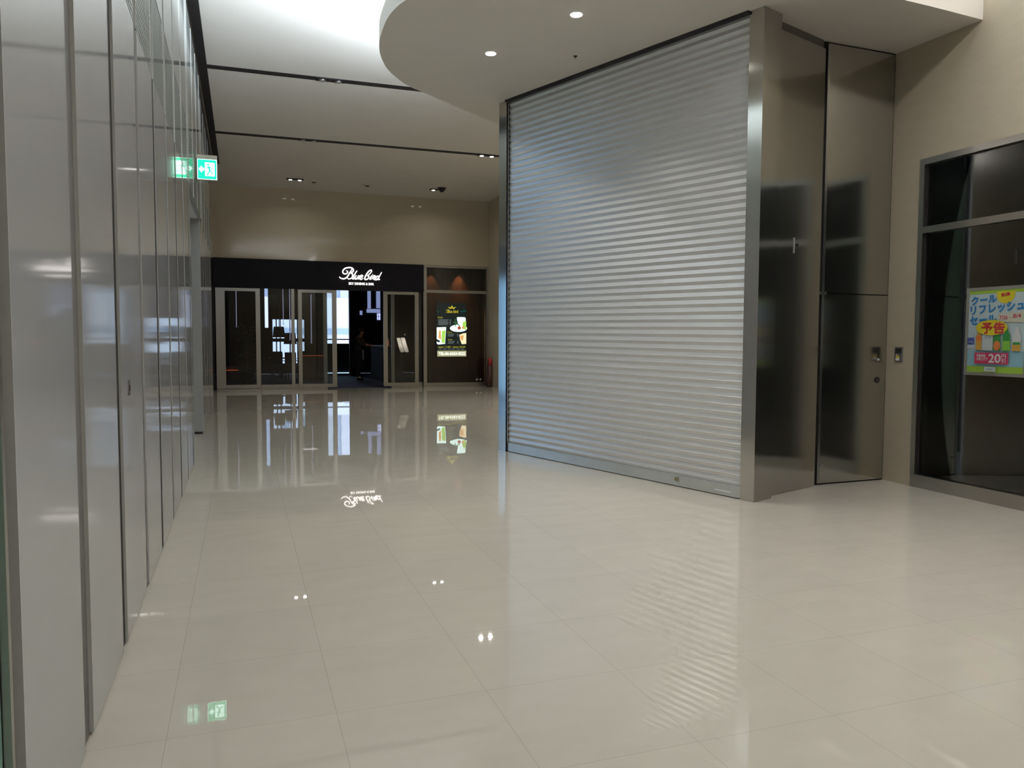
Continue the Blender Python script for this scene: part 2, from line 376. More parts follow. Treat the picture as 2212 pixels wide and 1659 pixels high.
# ------------------------------------------------------------------ left wall of backed glass
wl = st(empty('wall_left', (XW, 2.27, 0)))
ZP = 3.27; P0 = 2.27; PW = .93
MB().box(XW - .22, XW - .06, P0, 9.9, 0, ZC, 'wgrey').done('backing', wl)
MB().box(XW - .22, XW - .06, 12.97, 17.7, 0, ZC, 'wgrey').done('backing', wl)
MB().box(XW - .22, XW - .06, 9.9, 12.97, 3.32, ZC, 'wgrey').done('backing', wl)
def wpanel(y0, y1, k, x=XW, low=True):
    dark = k % 2 == 0; CH = {0: .165, 1: .15}.get(k, .13); dp = {0: .014, 1: .012, 2: .007, 3: .004}.get(k, .003)
    ye = y1 - CH if y1 - y0 > .5 else y1
    if low:
        MB().box(x - .05, x, y0, ye, .012, ZP, 'wglass').box(x - .03, x + .0008, y0 - .0015, y0 + .003, .012, ZP, 'wedge').done('glass_panel', wl)
        MB().box(x - .05, x - dp, ye + .001, y1 - .002, .004, ZP, 'wgrey' if dark else 'steeld').done('joint_channel', wl)
    # upper zone: fine horizontal louvre then tall pale green glass
    mb = MB().box(x - .05, x - .014, y0 + .012, ye, ZP + .012, 3.95, 'uglass')
    z = ZP + .02
    while z < 3.93:
        mb.box(x - .015, x - .002, y0 + .004, ye - .001, z, z + .013, 'uglass'); z += .034
    mb.done('louvre_panel', wl)
    MB().box(x - .05, x - .002, y0, ye, 3.955, 5.4, 'uglass').box(x - .05, x + .001, y0 - .003, y0 + .006, ZP + .012, 5.4, 'wedge').box(x - .05, x - dp - .002, ye, y1 - .004, ZP + .012, 5.4, 'uglass').done('upper_panel', wl)
for k in range(8):
    y0 = P0 + PW * k; y1 = y0 + PW
    wpanel(y0, min(y1, 9.9), k)
wpanel(P0 + PW * 8, 9.9, 8)
k = 9; y = 9.9
while y < 12.9: wpanel(y, min(y + PW, 12.97), k, low=False); y += PW; k += 1
y = 12.99; k = 13
while y < 17.6: wpanel(y, min(y + PW, 17.7), k, x=-.585); y += PW; k += 1
MB().box(XW - .25, XW - .05, YN, 20.3, 5.4, ZC, 'black').done('dark_recess', wl)
MB().box(-.95, -.78, 17.7, YB, 0, ZC, 'wglass').done('end_panel', wl)
MB().box(-.95, XW - .05, 17.7, 17.72, 0, ZC, 'wgrey').done('return_panel', wl)
# small flush lock on the third panel
lk = empty('door_lock', (XW, 4.37, 1.24)); tag(lk, 'small oval flush lock on the white glass wall beside a dark joint', 'lock')
MB().box(XW - .002, XW + .006, 4.345, 4.395, 1.2, 1.28, 'steel2', bev=.004).done('plate', lk)
MB().box(XW + .004, XW + .008, 4.362, 4.378, 1.225, 1.255, 'steeld').done('dark_inset', lk)  # keyhole of the flush lock
# near sea-green glass bay
wn = st(empty('window_1', (XW, 1, 0)), 'sea green glass bay at the left edge')
for y0, y1 in ((-7, -4.7), (-4.7, -2.35), (-2.35, 0), (0, 2.205)):
    MB().box(XW - .06, XW - .03, y0 + .02, y1 - .02, .05, 5.4, 'ggreen' if y0 > -1 else 'bluegrey').done('pane', wn)
    MB().box(XW - .06, XW - .01, y1 - .012, y1 + .012, 0, 5.4, 'steel2').done('frame', wn)
MB().box(XW - .06, XW - .01, -7, 2.16, 0, .05, 'steel2').done('frame', wn)
MB().box(XW - .06, XW - .024, 2.219, 2.25, 0, 5.4, 'wgrey').done('frame', wn)
MB().box(XW - .12, XW - .065, -7, 2.26, 0, 5.72, 'steeld').done('backing', wn)
# ------------------------------------------------------------------ side passage with daylight beyond the opening
wp = st(empty('wall_passage', (-2, 11, 0)), 'white side passage opening off the left wall')
MB().box(-4.6, XW - .06, 9.70, 9.9, 0, 3.4, 'wglass').done('near_side', wp)
MB().box(-4.6, -.80, 17.6, 17.75, 0, 3.4, 'wglass').done('far_side', wp)
MB().box(-4.6, XW - .06, 9.9, 17.6, 3.3, 3.4, 'ceil').done('lobby_ceiling', wp)
jb = MB().box(-.77, -.585, 12.86, 13.0, .03, 3.36, 'postgrey', bev=.012).box(-.72, -.60, 12.87, 12.99, 0, .03, 'black').done('trim_8'); st(jb, 'pale metal jamb post of the left opening')
w5 = st(empty('window_2', (-4.55, 13.7, 0)), 'tall daylight window of the side lobby')
MB().box(-4.58, -4.56, 13.7, 17.6, .06, 3.0, 'bluepane').done('pane', w5)
MB().box(-4.62, -4.55, 9.9, 13.7, 0, 3.3, 'wgrey').done('added_daylight_screen', w5)  # unseen panel added to keep blue window light off most of the shutter
for yy in (13.68, 15.6, 17.55): MB().box(-4.6, -4.53, yy, yy + .05, 0, 3.3, 'steel2').done('frame', w5)
MB().box(-4.6, -4.53, 13.7, 17.6, 3.0, 3.3, 'steel2').box(-4.6, -4.53, 13.7, 17.6, 0, .06, 'steel2').done('frame', w5)
pl = area('window_portal', (-4.7, 15.65, 1.6), 3.0, 3.9, 1, rot=(0, -math.pi / 2, 0)); pl.data.cycles.is_portal = True
# exit sign
ex = empty('exit_sign', (-.40, 11.41, 3.77)); tag(ex, 'lit green emergency exit sign with white running figure and left arrow on the left wall', 'sign')
MB().box(-.535, -.278, 11.404, 11.45, 3.625, 3.905, 'cream', bev=.004).box(-.55, -.278, 11.39, 11.46, 3.9, 3.955, 'cream', bev=.004).done('casing', ex)
bd = Board((-.527, 11.402, 3.632), (1, 0, 0), (0, 0, 1)); W_, H_ = .242, .266
bd.rect(0, 0, W_, H_, 'ew'); bd.rect(.004, .004, W_ - .004, H_ - .004, 'eg')
bd.poly([(.012, .133), (.055, .085), (.055, .115), (.085, .115), (.085, .151), (.055, .151), (.055, .181)], 'ew')
bd.rect(.095, .045, .215, .225, 'ew')
bd.ell(.135, .195, .013, .013, 'eg'); bd.stroke([(.135, .175), (.15, .14), (.155, .115)], .024, 'eg')
bd.stroke([(.155, .115), (.135, .085), (.118, .05)], .015, 'eg'); bd.stroke([(.155, .115), (.175, .09), (.20, .08)], .015, 'eg')
bd.stroke([(.14, .17), (.118, .15), (.105, .16)], .011, 'eg'); bd.stroke([(.143, .17), (.172, .155), (.185, .13)], .011, 'eg')
bd.done('face', ex)
# ------------------------------------------------------------------ roller shutter between two stainless columns
b_ = (L - K).normalized(); nf = Vector((-b_.y, b_.x))       # nf points to the hall side
if nf.x > 0: nf = -nf
S0 = K + b_ * .155; S1 = L - b_ * .165
c1 = MB().prism([tuple(K), (4.69, 6.02), (4.60, 6.20), tuple(S0 - nf * .1), tuple(S0)], 0, lambda x, y: ZS(x, y) + .02, 'steel').done('trim_9'); st(c1, 'brushed stainless corner column right of the shutter')
c2 = MB().prism([tuple(S1), tuple(S1 - nf * .12), tuple(L - nf * .12), tuple(L)], 0, lambda x, y: ZS(x, y) + .02, 'steel').done('trim_10'); st(c2, 'narrow stainless column left of the shutter')
sh = empty('roller_shutter', (*(S0 + (S1 - S0) / 2), 0)); tag(sh, 'closed silver roller shutter of narrow horizontal slats between two stainless columns', 'shutter')
def curtain():
    mb = MB(); i = mb.mi('shut'); bm = mb.bm; n = 59; z0 = .115; inset = .035
    prof = [(0, .002), (.40, .0115), (.43, .0145), (.47, .0150), (.51, .0125)]
    rows = []
    for k in range(n):
        for f, d in prof: rows.append(((k + f) / n, d))
    rows.append((1, .002))
    prev = None
    A = S0 + b_ * .004; B = S1 - b_ * .014
    for f, d in rows:
        vs = []
        for P in (A, B):
            zt = ZS(P.x, P.y) - .012; q = P - nf * (inset - d); vs.append(bm.verts.new((q.x, q.y, z0 + (zt - z0) * f)))
        if prev: fc = bm.faces.new((prev[0], prev[1], vs[1], vs[0])); fc.material_index = i
        prev = vs
    # back sheet so the curtain has thickness
    return mb.done('slat_curtain', sh, loc=(S0.x, S0.y, 0))
curtain()
A = S0 - nf * .075; B = S1 - nf * .075
MB().bar(tuple(A), tuple(B), .02, 0, lambda x, y: ZS(x, y), 'steeld').done('backing', sh)
A = S0 + b_ * .006 - nf * .028; B = S1 - b_ * .006 - nf * .028
bb = MB(); bb.bar(tuple(A), tuple(B), .03, .008, .118, 'alu'); bb.bar(tuple(A), tuple(B), .036, .108, .116, 'alu')
bbo = bb.done('bottom_bar', sh)
MB().bar(tuple(S1 - b_ * .03), tuple(S1 - b_ * .0), .03, 0, lambda x, y: ZS(x, y), 'steeld', side=-1 if nf.dot(Vector((-b_.y, b_.x))) > 0 else 1).done('guide_rail', sh)
# end lugs of the slats standing in the left guide
def comb():
    mb = MB(); bm = mb.bm; i = mb.mi('shut'); q0 = S1 - b_ * .040 - nf * .004; zt = ZS(q0.x, q0.y) - .13; out = [(0., .12)]
    for k in range(59):
        z = .115 + zt * (k + .88) / 59
        out += [(.006, z), (.034, z), (.034, z + .012), (.006, z + .012)]
    out.append((0., .115 + zt))
    def V3(s_, z, d): q = q0 + b_ * s_ + nf * d; return bm.verts.new((q.x, q.y, z))
    left = [.12] + [z for s_, z in out[1:-1]] + [.115 + zt]
    F = [V3(s_, z, 0) for s_, z in out]; Bk = [V3(s_, z, -.01) for s_, z in out]; F0 = [V3(0, z, 0) for z in left]
    for a in range(len(out) - 1):
        for q in ((F[a], F[a + 1], F0[a + 1], F0[a]), (F[a], Bk[a], Bk[a + 1], F[a + 1])):
            try: bm.faces.new(q).material_index = i
            except ValueError: pass
    return mb.done('slat_end_comb', sh)
comb()
# label and scuff on the bottom bar
def on_bar(s, z, d=.0): q = S0 + b_ * s - nf * (.028 - .0155 - d); return Vector((q.x, q.y, z))
lbm = flat('white_sticker', (.85, .87, .88)); scf = flat('olive_scuff', (.22, .21, .12))
bo = Board(on_bar(.30, .045, .0035), (-b_.x, -b_.y, 0), (0, 0, 1)); bo.rect(0, 0, .19, .012, lbm); o_ = bo.done('white_label', bbo)
bo = Board(on_bar(.82, .05, .0035), (-b_.x, -b_.y, 0), (0, 0, 1)); bo.poly([(.0, .02), (.02, .0), (.05, .008), (.075, .0), (.06, .03), (.07, .05), (.04, .042), (.018, .05)], scf); bo.done('dark_scuff', bbo)
st(MB().bar(tuple(S0), tuple(S1), .06, lambda x, y: ZS(x, y) - .022, lambda x, y: ZS(x, y) + .01, 'black').done('trim_11'), 'black slot above the shutter')
# recessed stainless wall panel from the corner column to the door
p0 = Vector((4.70, 6.10)); p1 = Vector((5.508, 6.395)); dd = (p1 - p0).normalized(); pj = p0 + dd * .05
mp = empty('wall_panel', (*((p0 + p1) / 2), 0)); tag(mp, 'tall brushed stainless panel between the corner column and the tall metal door', 'panel')
MB().bar(tuple(p0), tuple(p1), .05, .004, lambda x, y: ZS(x, y) - .09, 'steel', side=1).done('sheet', mp)
MB().bar(tuple(p0 + Vector((0, .03))), tuple(p1 + Vector((0, .03))), .05, lambda x, y: ZS(x, y) - .09, lambda x, y: ZS(x, y) + .02, 'wgrey', side=1).done('top_reveal', mp)  # dark strip, the shade of the top recess put into its colour
q0 = p0 + dd * .36; nn = Vector((dd.y, -dd.x))
q = q0 + nn * .001
MB().bar(tuple(q), tuple(q + dd * .012), .006, 2.33, 2.48, 'alu', side=-1).done('pale_strip', mp)  # short pale upright strip on the sheet
q = q0 + dd * .05 + nn * .001
MB().bar(tuple(q), tuple(q + dd * .02), .008, 2.40, 2.425, 'black', side=-1).done('dark_inset', mp)  # small dark block beside the pale strip
q = p0 + dd * .055 + nn * .0004
MB().bar(tuple(q), tuple(q + dd * .003), .001, .0, 4.3, 'alu', side=-1).done('sheet_seam', mp)
# pivot door
d0 = Vector((5.565, 6.425)); d1 = Vector((6.445, 6.455)); de = (d1 - d0).normalized(); dn = Vector((de.y, -de.x))
dr = st(empty('door_1', (*d0, 0)), 'tall stainless pivot door with an upper panel, beside the beige wall')
MB().bar(tuple(d0), tuple(d1), .045, .018, 1.962, 'steel', side=1).done('door_leaf', dr)
MB().bar(tuple(d0), tuple(d1), .045, 1.972, lambda x, y: ZS(x, y) - .02, 'steel', side=1).done('upper_panel', dr)
MB().bar(tuple(d0 - de * .03 + Vector((0, .02))), tuple(d1 + de * .03 + Vector((0, .02))), .04, 0, lambda x, y: ZS(x, y) + .02, 'steeld', side=1).done('dark_jamb', dr)
MB().bar(tuple(d0 - de * .002 + dn * .004), tuple(d0 + de * .028 + dn * .004), .006, .02, lambda x, y: ZS(x, y) - .03, 'steel2', side=1).done('edge_strip', dr)
q = d0 + dn * .02
MB().bar(tuple(q - de * .11), tuple(q + de * .045), .03, 1.952, 1.984, 'steel2', side=1).done('pivot_arm', dr)
q = d0 + de * .77 + dn * .004
hd = MB(); hd.tube([(q.x, q.y, 1.075), (q.x + dn.x * .003, q.y + dn.y * .003, 1.075)], .032, 'black', 20); hd.done('handle_recess', dr)
MB().tube([(q.x, q.y, 1.29), (q.x + dn.x * .01, q.y + dn.y * .01, 1.29)], .013, 'alu', 16).done('lock_cylinder', dr)
q = d0 + de * .035 + dn * .003
MB().bar(tuple(q), tuple(q + de * .05), .002, .19, .215, 'wgrey', side=-1).done('maker_plate', dr)
# stone wall wedge behind the shutter shop and the far right wall
st(MB().prism([tuple(L - nf * .04), tuple(L - nf * .04 + Vector((.06, -.15))), (XF, 11.25), (XF, 11.4)], 0, ZC, 'stoneY').done('wall_side'))
st(MB().box(XF, XF + .15, 11.4, YB, 0, ZC, 'stoneY').done('wall_right_far'))
# ------------------------------------------------------------------ right wall with dark shop window
st(MB().box(XR, XR + .15, 6.10, 6.62, 0, ZC, 'stoneY').box(XR, XR + .15, YN, 6.10, 3.30, ZC, 'stoneY').box(XR, XR + .15, YN, -1.5, 0, 3.30, 'stoneY').done('wall_right'))
w3 = st(empty('window_3', (XR, 2.3, 0)), 'dark shop window in the right wall')
MB().box(XR - .012, XR + .1, -1.5, 6.10, 0, .13, 'steel2').done('base', w3)
MB().box(XR - .006, XR + .08, -1.5, 6.11, 3.245, 3.305, 'steel2').done('frame', w3)
MB().box(XR - .006, XR + .08, -1.5, 6.055, 2.565, 2.63, 'steel2').done('transom', w3)
MB().box(XR - .006, XR + .08, 6.055, 6.11, .13, 3.245, 'steel2').done('frame', w3)
MB().box(XR + .02, XR + .08, 6.03, 6.055, .13, 3.25, 'steeld').done('gasket', w3)
for yy in (2.3,): MB().box(XR - .006, XR + .08, yy, yy + .05, .13, 3.25, 'steel2').done('mullion', w3)
MB().box(XR + .03, XR + .042, -1.5, 6.05, .13, 2.57, 'pane').done('pane', w3)
MB().box(XR + .03, XR + .042, -1.5, 6.05, 2.63, 3.25, 'pane').done('pane', w3)
sb = MB().box(XR + .30, XR + .34, -1.6, 6.15, 0, 3.5, 'blind').box(XR + .1, XR + .34, 6.12, 6.16, 0, 3.5, 'blind').box(XR + .1, XR + .34, -1.6, -1.55, 0, 3.5, 'blind').box(XR + .1, XR + .34, -1.6, 6.16, 3.4, 3.5, 'blind').box(XR + .1, XR + .34, -1.6, 6.16, -.02, .1, 'dark').done('window_blind')
tag(sb, 'dark brown blind closing off the shop window from inside, behind the poster', 'blind')
st(MB().box(-1, XR + .2, YN - .15, YN, 0, ZC, 'stoneX').done('wall_back'))
st(MB().box(XR + .15, XR + 1.2, 6.55, 6.70, 0, ZC, 'stoneX').done('wall_corner'))
# access plate
sw = empty('control_plate', (XR, 6.30, 1.35)); tag(sw, 'small grey control plate with a yellow and white sticker on the beige wall', 'control plate')
MB().box(XR - .012, XR + .002, 6.25, 6.35, 1.272, 1.424, 'wgrey', bev=.003).done('plate', sw)
MB().box(XR - .015, XR - .011, 6.262, 6.338, 1.36, 1.41, 'steeld').done('cover', sw)
bo = Board((XR - .0155, 6.338, 1.283), (0, -1, 0), (0, 0, 1)); bo.rect(.006, 0, .056, .028, flat('sticker_white', (.75, .75, .72))); bo.poly([(.006, .028), (.058, .028), (.052, .052), (.014, .056)], flat('sticker_yellow', (.62, .55, .08))); bo.rect(.012, .056, .024, .068, flat('sticker_tab', (.7, .7, .66))); bo.done('sticker', sw)
# poster in its grey frame
po = empty('poster', (XR, 5.2, 1.2)); tag(po, 'framed sale poster with blue Japanese lettering and drink bottles on the shop window', 'poster')
PY0, PY1, PZ0, PZ1 = 5.525, 4.905, 1.172, 1.985
fr = MB(); t = .03; xx0, xx1 = XR - .004, XR + .026
fr.box(xx0, xx1, PY0, PY0 - t, PZ0, PZ1, 'pframe').box(xx0, xx1, PY1 + t, PY1, PZ0, PZ1, 'pframe').box(xx0, xx1, PY0 - t, PY1 + t, PZ0, PZ0 + t, 'pframe').box(xx0, xx1, PY0 - t, PY1 + t, PZ1 - t, PZ1, 'pframe')
fr.box(xx1 - .008, xx1, PY0 - t, PY1 + t, PZ0 + t, PZ1 - t, 'wgrey').done('frame', po)
bw = PY0 - PY1 - 2 * t; bh = PZ1 - PZ0 - 2 * t
bo = Board((xx0 + .004, PY0 - t, PZ0 + t), (0, -1, 0), (0, 0, 1))
PC = {k: flat('print_' + k, tuple(c * .62 for c in v)) for k, v in dict(sky=(.62, .76, .78), aqua=(.33, .60, .70), green=(.36, .58, .05), blue=(.02, .22, .55), yellow=(.80, .68, .03), red=(.55, .03, .04), mag=(.60, .04, .12), white=(.8, .82, .8), navy=(.05, .09, .35), orange=(.75, .22, .05), amber=(.7, .4, .06), dgreen=(.03, .28, .05), lime=(.25, .6, .06), pale=(.66, .74, .74), cream=(.72, .72, .55), grey=(.35, .4, .42), clear=(.58, .70, .74)).items()}
U = lambda x: (x - 205) / 905 * bw
V = lambda y: (1560 - y) / 1400 * bh
bo.rect(0, 0, bw, bh, PC['sky']); bo.rect(0, 0, bw, V(1190), PC['aqua'])
bo.rect(0, V(215), bw, bh, PC['green']); bo.rect(0, 0, bw, V(1455), PC['green'])
bo.poly([(U(800) + .09 * math.cos(a), min(V(190), V(235) + .085 * math.sin(a))) for a in (2 * math.pi * k / 36 for k in range(36))], PC['yellow']); bo.text('第2弾', U(730), V(285), U(865), V(225), PC['red'], .1, .0015)
bo.text('クール', U(250), V(400), U(660), V(265), PC['blue'], .07, .004)
bo.text('リフレッシュ', U(245), V(570), U(1095), V(425), PC['blue'], .07, .004)
bo.text('セール', U(240), V(745), U(665), V(610), PC['blue'], .07, .004)
bo.poly([(U(690), V(570)), (U(1100), V(535)), (U(1100), V(715)), (U(690), V(700))], PC['cream'])
bo.text('7/26', U(720), V(665), U(845), V(600), PC['mag'], .03, .001); bo.text('8/4', U(930), V(640), U(1050), V(575), PC['mag'], .03, .001); bo.text('〜', U(865), V(650), U(905), V(635), PC['mag'])
# bottles
def bottle(x0, x1, yt, yb, m, neck=.35, lab=None):
    u0, u1 = U(x0), U(x1); w = u1 - u0; c = (u0 + u1) / 2; b0, t0 = V(yb), V(yt); hh = t0 - b0
    bo.poly([(u0 + w * .06, b0), (u1 - w * .06, b0), (u1, b0 + hh * .03), (u1, b0 + hh * .62), (c + w * neck / 2, b0 + hh * .88), (c + w * neck / 2, t0), (c - w * neck / 2, t0), (c - w * neck / 2, b0 + hh * .88), (u0, b0 + hh * .62), (u0, b0 + hh * .03)], m)
    if lab: bo.rect(u0, b0 + hh * lab[0], u1, b0 + hh * lab[1], lab[2])
bottle(210, 320, 780, 1150, PC['clear'], lab=(.17, .5, PC['navy'])); bo.stroke([(U(225), V(1040)), (U(260), V(1035)), (U(305), V(1055))], .006, PC['white'])
bottle(352, 448, 830, 1175, PC['amber'], lab=(.45, .72, PC['orange'])); bo.ell(U(400), V(1110), .022, .03, PC['amber'])
bo.rect(U(455), V(1180), U(632), V(900), PC['pale']); bo.text('ICE', U(500), V(985), U(600), V(940), PC['grey'])
bottle(640, 760, 880, 1185, PC['dgreen'], neck=.6); bo.ell(U(700), V(1100), .034, .045, PC['orange'])
bottle(792, 910, 790, 1185, PC['dgreen'], neck=.3, lab=(.02, .42, PC['lime'])); bo.ell(U(850), V(1070), .024, .03, PC['lime'])
bottle(945, 1070, 790, 1185, PC['white'], lab=(.0, .28, PC['amber'])); bo.rect(U(955), V(1080), U(1062), V(1040), PC['dgreen'])
bo.ell(U(610), V(795), .158, .070, PC['yellow']); bo.text('予告', U(450), V(895), U(820), V(710), PC['red'], .0, .004)
bo.rect(U(350), V(1410), U(895), V(1220), PC['mag'])
bo.text('対象商品\nお買上げで', U(385), V(1355), U(570), V(1245), PC['white'], 0, .0008); bo.text('20', U(585), V(1385), U(775), V(1245), PC['white'], 0, .003); bo.text('円\n引', U(790), V(1385), U(860), V(1245), PC['white'], 0, .001)
bo.rect(U(520), V(1540), U(705), V(1462), PC['pale']); bo.rect(U(560), V(1510), U(665), V(1490), PC['grey'])
bo.done('printed_sheet', po)
# ------------------------------------------------------------------ far wall with the dining bar front
st(MB().box(-1, XF + .3, YB, YB + .3, 3.70, ZC, 'stoneX').box(7.26, XF + .3, YB, YB + .3, 0, 3.70, 'stoneX').box(-1, -.72, YB, YB + .3, 0, 3.70, 'steeld').done('wall_far'))
fa = empty('shop_fascia', (2.3, YB, 3.3)); tag(fa, 'wide black fascia board above the glass doors of the dining bar', 'fascia')
MB().box(-.72, 5.235, YB - .04, YB - .002, 2.89, 3.71, 'head').done('board', fa)
sg = empty('shop_sign', (3.34, YB - .05, 3.3)); tag(sg, 'lit white script sign reading Blue bird, SKY DINING & BAR on the black fascia', 'sign')
def sx(zx): return 2.722 + ((735 + zx / 22.12) - 733) * .013587
def sz(zx, zy): return 3.086 - ((570 + zy / 22.12) - 612) * .01386 + ((735 + zx / 22.12) - 733) * .00033
def script(groups, name, r):
    mb = MB()
    for pts in groups:
        P = smooth2([(sx(a), sz(a, b)) for a, b in pts], 6)
        n = len(P); mb.tube([(x, YB - .075, z) for x, z in P], [r * (.62 + .38 * math.sin(math.pi * min(1, (k + 1.5) / n))) for k in range(n)], 'letter', 8)
    mb.done(name, sg)
script([[(270, 350), (330, 380), (330, 440), (270, 490), (180, 500), (110, 430), (130, 330), (230, 240), (400, 205), (540, 225), (610, 310), (580, 400), (470, 450), (560, 500), (560, 620), (480, 710), (380, 735), (325, 690)],
        [(550, 270), (440, 430), (370, 560), (280, 670), (160, 725), (60, 715), (-20, 680), (-50, 630)],
        [(780, 350), (690, 480), (600, 640), (565, 715), (600, 735), (660, 680)],
        [(740, 560), (680, 680), (690, 735), (750, 725), (820, 650), (870, 570), (825, 690), (850, 735), (900, 690)],
        [(900, 680), (1000, 645), (1045, 590), (1005, 560), (940, 600), (905, 690), (935, 745), (990, 745), (1050, 700)]], 'script_word', .018)
script([[(1260, 590), (1330, 580), (1335, 650), (1270, 735), (1180, 755), (1140, 710), (1200, 560), (1320, 390), (1430, 315), (1475, 350), (1430, 440), (1300, 560)],
        [(1480, 570), (1400, 700), (1395, 745), (1440, 720)], [(1512, 520), (1525, 532)],
        [(1570, 565), (1480, 740)], [(1530, 640), (1590, 580), (1640, 590), (1580, 700), (1580, 750), (1630, 735)],
        [(1820, 600), (1740, 600), (1660, 690), (1645, 755), (1700, 765), (1790, 690), (1870, 560), (1960, 410)], [(1850, 600), (1800, 700), (1810, 760), (1870, 735)]], 'script_word', .018)
bo = Board((0, YB - .05, 0), (1, 0, 0), (0, 0, 1)); bo.text('SKY DINING & BAR', sx(390), 3.052, sx(1580), 3.118, 'letter', 0, .003); bo.done('small_words', sg)
# frames of the front
def frame_obj(nm, boxes, parent, m='steel2'):
    mb = MB()
    for a in boxes: mb.box(*a, m)
    return mb.done(nm, parent)
y0, y1 = YB, YB + .1
def leaf(nm, x0, x1, s0, s1, dy, zt=2.885, zb=.045, rail=.085, brail=.105, parent=None):
    r = empty(nm, (x0, YB + dy, 0))
    frame_obj('stile', [(x0, x0 + s0, YB + dy, YB + dy + .045, zb, zt)], r); frame_obj('stile', [(x1 - s1, x1, YB + dy, YB + dy + .045, zb, zt)], r)
    frame_obj('top_rail', [(x0 + s0, x1 - s1, YB + dy, YB + dy + .045, zt - rail, zt)], r); frame_obj('bottom_rail', [(x0 + s0, x1 - s1, YB + dy, YB + dy + .045, zb, zb + brail)], r)
    MB().box(x0 + s0, x1 - s1, YB + dy + .015, YB + dy + .025, zb + brail, zt - rail, 'pane').done('pane', r)
    return r
def fixed(nm, x0, x1, s0, s1, dy, lab):
    r = st(empty(nm, (x0, YB + dy, 0)), lab)
    if s0: frame_obj('frame', [(x0, x0 + s0, YB + dy, YB + dy + .06, 0, 2.9)], r)
    if s1: frame_obj('frame', [(x1 - s1, x1, YB + dy, YB + dy + .06, 0, 2.9)], r)
    frame_obj('sill', [(x0 + s0, x1 - s1, YB + dy - .01, YB + dy + .06, 0, .145)], r)
    MB().box(x0 + s0, x1 - s1, YB + dy + .02, YB + dy + .03, .145, 2.9, 'pane').done('pane', r)
    return r
st(leaf('door_2', -.68, .505, .245, .12, .03), 'hinged glass door leaf with a wide left stile')
MB().box(-.68, .505, YB + .02, YB + .1, 0, .035, 'steel2').done('threshold', bpy.data.objects['door_2'])
fixed('window_4', .515, 1.446, 0, .09, .0, 'fixed glass beside the hinged door')
fixed('window_5', 1.446, 2.374, 0, .105, .12, 'fixed glass behind the left sliding door')
st(leaf('door_3', 1.549, 2.64, .105, .13, .03, brail=.10), 'left sliding glass door slid open')
st(leaf('door_4', 4.015, 5.086, .125, .115, .03, brail=.10), 'right sliding glass door slid open')
fixed('window_6', 4.265, 5.22, .1, 0, .12, 'fixed glass behind the right sliding door')
frame_obj('trim_12', [(5.229, 5.33, YB - .01, YB + .12, 0, 3.71)], None); st(bpy.data.objects['trim_12'])
w7 = st(empty('window_7', (6.2, YB, 0)), 'display window right of the entrance')
frame_obj('sill', [(5.33, 7.30, YB - .012, YB + .08, 0, .125)], w7); frame_obj('frame', [(5.33, 7.26, YB, YB + .08, 3.64, 3.71)], w7)
frame_obj('transom', [(5.33, 7.26, YB, YB + .08, 2.875, 2.96)], w7); frame_obj('frame', [(7.222, 7.285, YB - .012, YB + .1, 0, 3.71)], w7)
MB().box(5.33, 7.222, YB + .03, YB + .04, .125, 2.88, 'pane').done('pane', w7); MB().box(5.33, 7.222, YB + .03, YB + .04, 2.96, 3.64, 'pane').done('pane', w7)
sk = flat('sticker_grey', (.45, .48, .42))
for x in (6.93, 7.05):
    bo = Board((x, YB + .028, .21), (1, 0, 0), (0, 0, 1)); bo.ell(0, 0, .035, .035, sk, 16); bo.done('round_sticker', w7)
# wood niche behind the display window
st(MB().box(5.25, 7.5, YB + .76, YB + .85, 0, 3.9, 'wood').done('wall_niche'), 'dark wood panelled niche behind the display window')
for k_, a_ in enumerate(((5.25, 5.30, YB + .12, YB + .75, 0, 3.9, 'wood'), (7.3, 7.4, YB + .31, YB + .75, 0, 3.9, 'wood'), (5.30, 7.3, YB + .1, YB + .75, 3.75, 3.9, 'dark'), (5.30, 7.3, YB + .1, YB + .75, -.1, .02, 'dark'))):
    st(MB().box(*a_).done('trim_%d' % (14 + k_)))
for x, pw, lab in ((5.63, 2.2, 'small warm spotlight over the left of the wood niche'), (6.54, 4.5, 'small warm spotlight over the right of the wood niche')):
    r = empty('spotlight', (x, YB + .62, 3.74)); tag(r, lab, 'spotlight', 'spotlights over the wood niche')
    MB().tube([(x, YB + .62, 3.75), (x, YB + .62, 3.68)], .035, 'black', 16).done('can', r)
    area('spot_beam', (x, YB + .62, 3.672), .05, .05, pw, (1, .5, .24), parent=r, shape='DISK', spread=1.2)
# lit menu board
lb = empty('menu_lightbox', (6.1, YB + .5, 1.0)); tag(lb, 'lit upright menu board with food and drink pictures behind the display window', 'menu board')
LX0, LX1, LZ0, LZ1 = 5.80, 6.735, .93, 2.585
LY = YB + .6
kx = (LY) / YB
LX0, LX1 = 5.636 * kx, 6.575 * kx; LZ0, LZ1 = H + (.932 - H) * kx, H + (2.57 - H) * kx
MB().box(LX0, LX1, LY, LY + .06, LZ0, LZ1, 'black').done('cabinet', lb)
MB().box(LX0 + .2, LX1 - .2, LY + .06, YB + .75, 1.4, 2.1, 'black').done('bracket', lb)
EC = {k: flat('glow_' + k, v, e) for k, (v, e) in dict(bg=((.006, .012, .012), 1), gold=((.75, .62, .05), .9), teal=((.0, .22, .2), .8), white=((.8, 1, .93), 1.9), green=((.45, .75, .12), 1.3), dgreen=((.08, .25, .08), .8), orange=((.95, .45, .15), 1.2), red=((.6, .1, .05), 1), tel=((.62, .58, .36), .9), telw=((1, 1, .85), 2), grey=((.35, .42, .42), .6), peach=((1, .8, .5), 1.5)).items()}
bo = Board((LX0, LY - .002, LZ0), (1, 0, 0), (0, 0, 1)); bw = LX1 - LX0; bh = LZ1 - LZ0
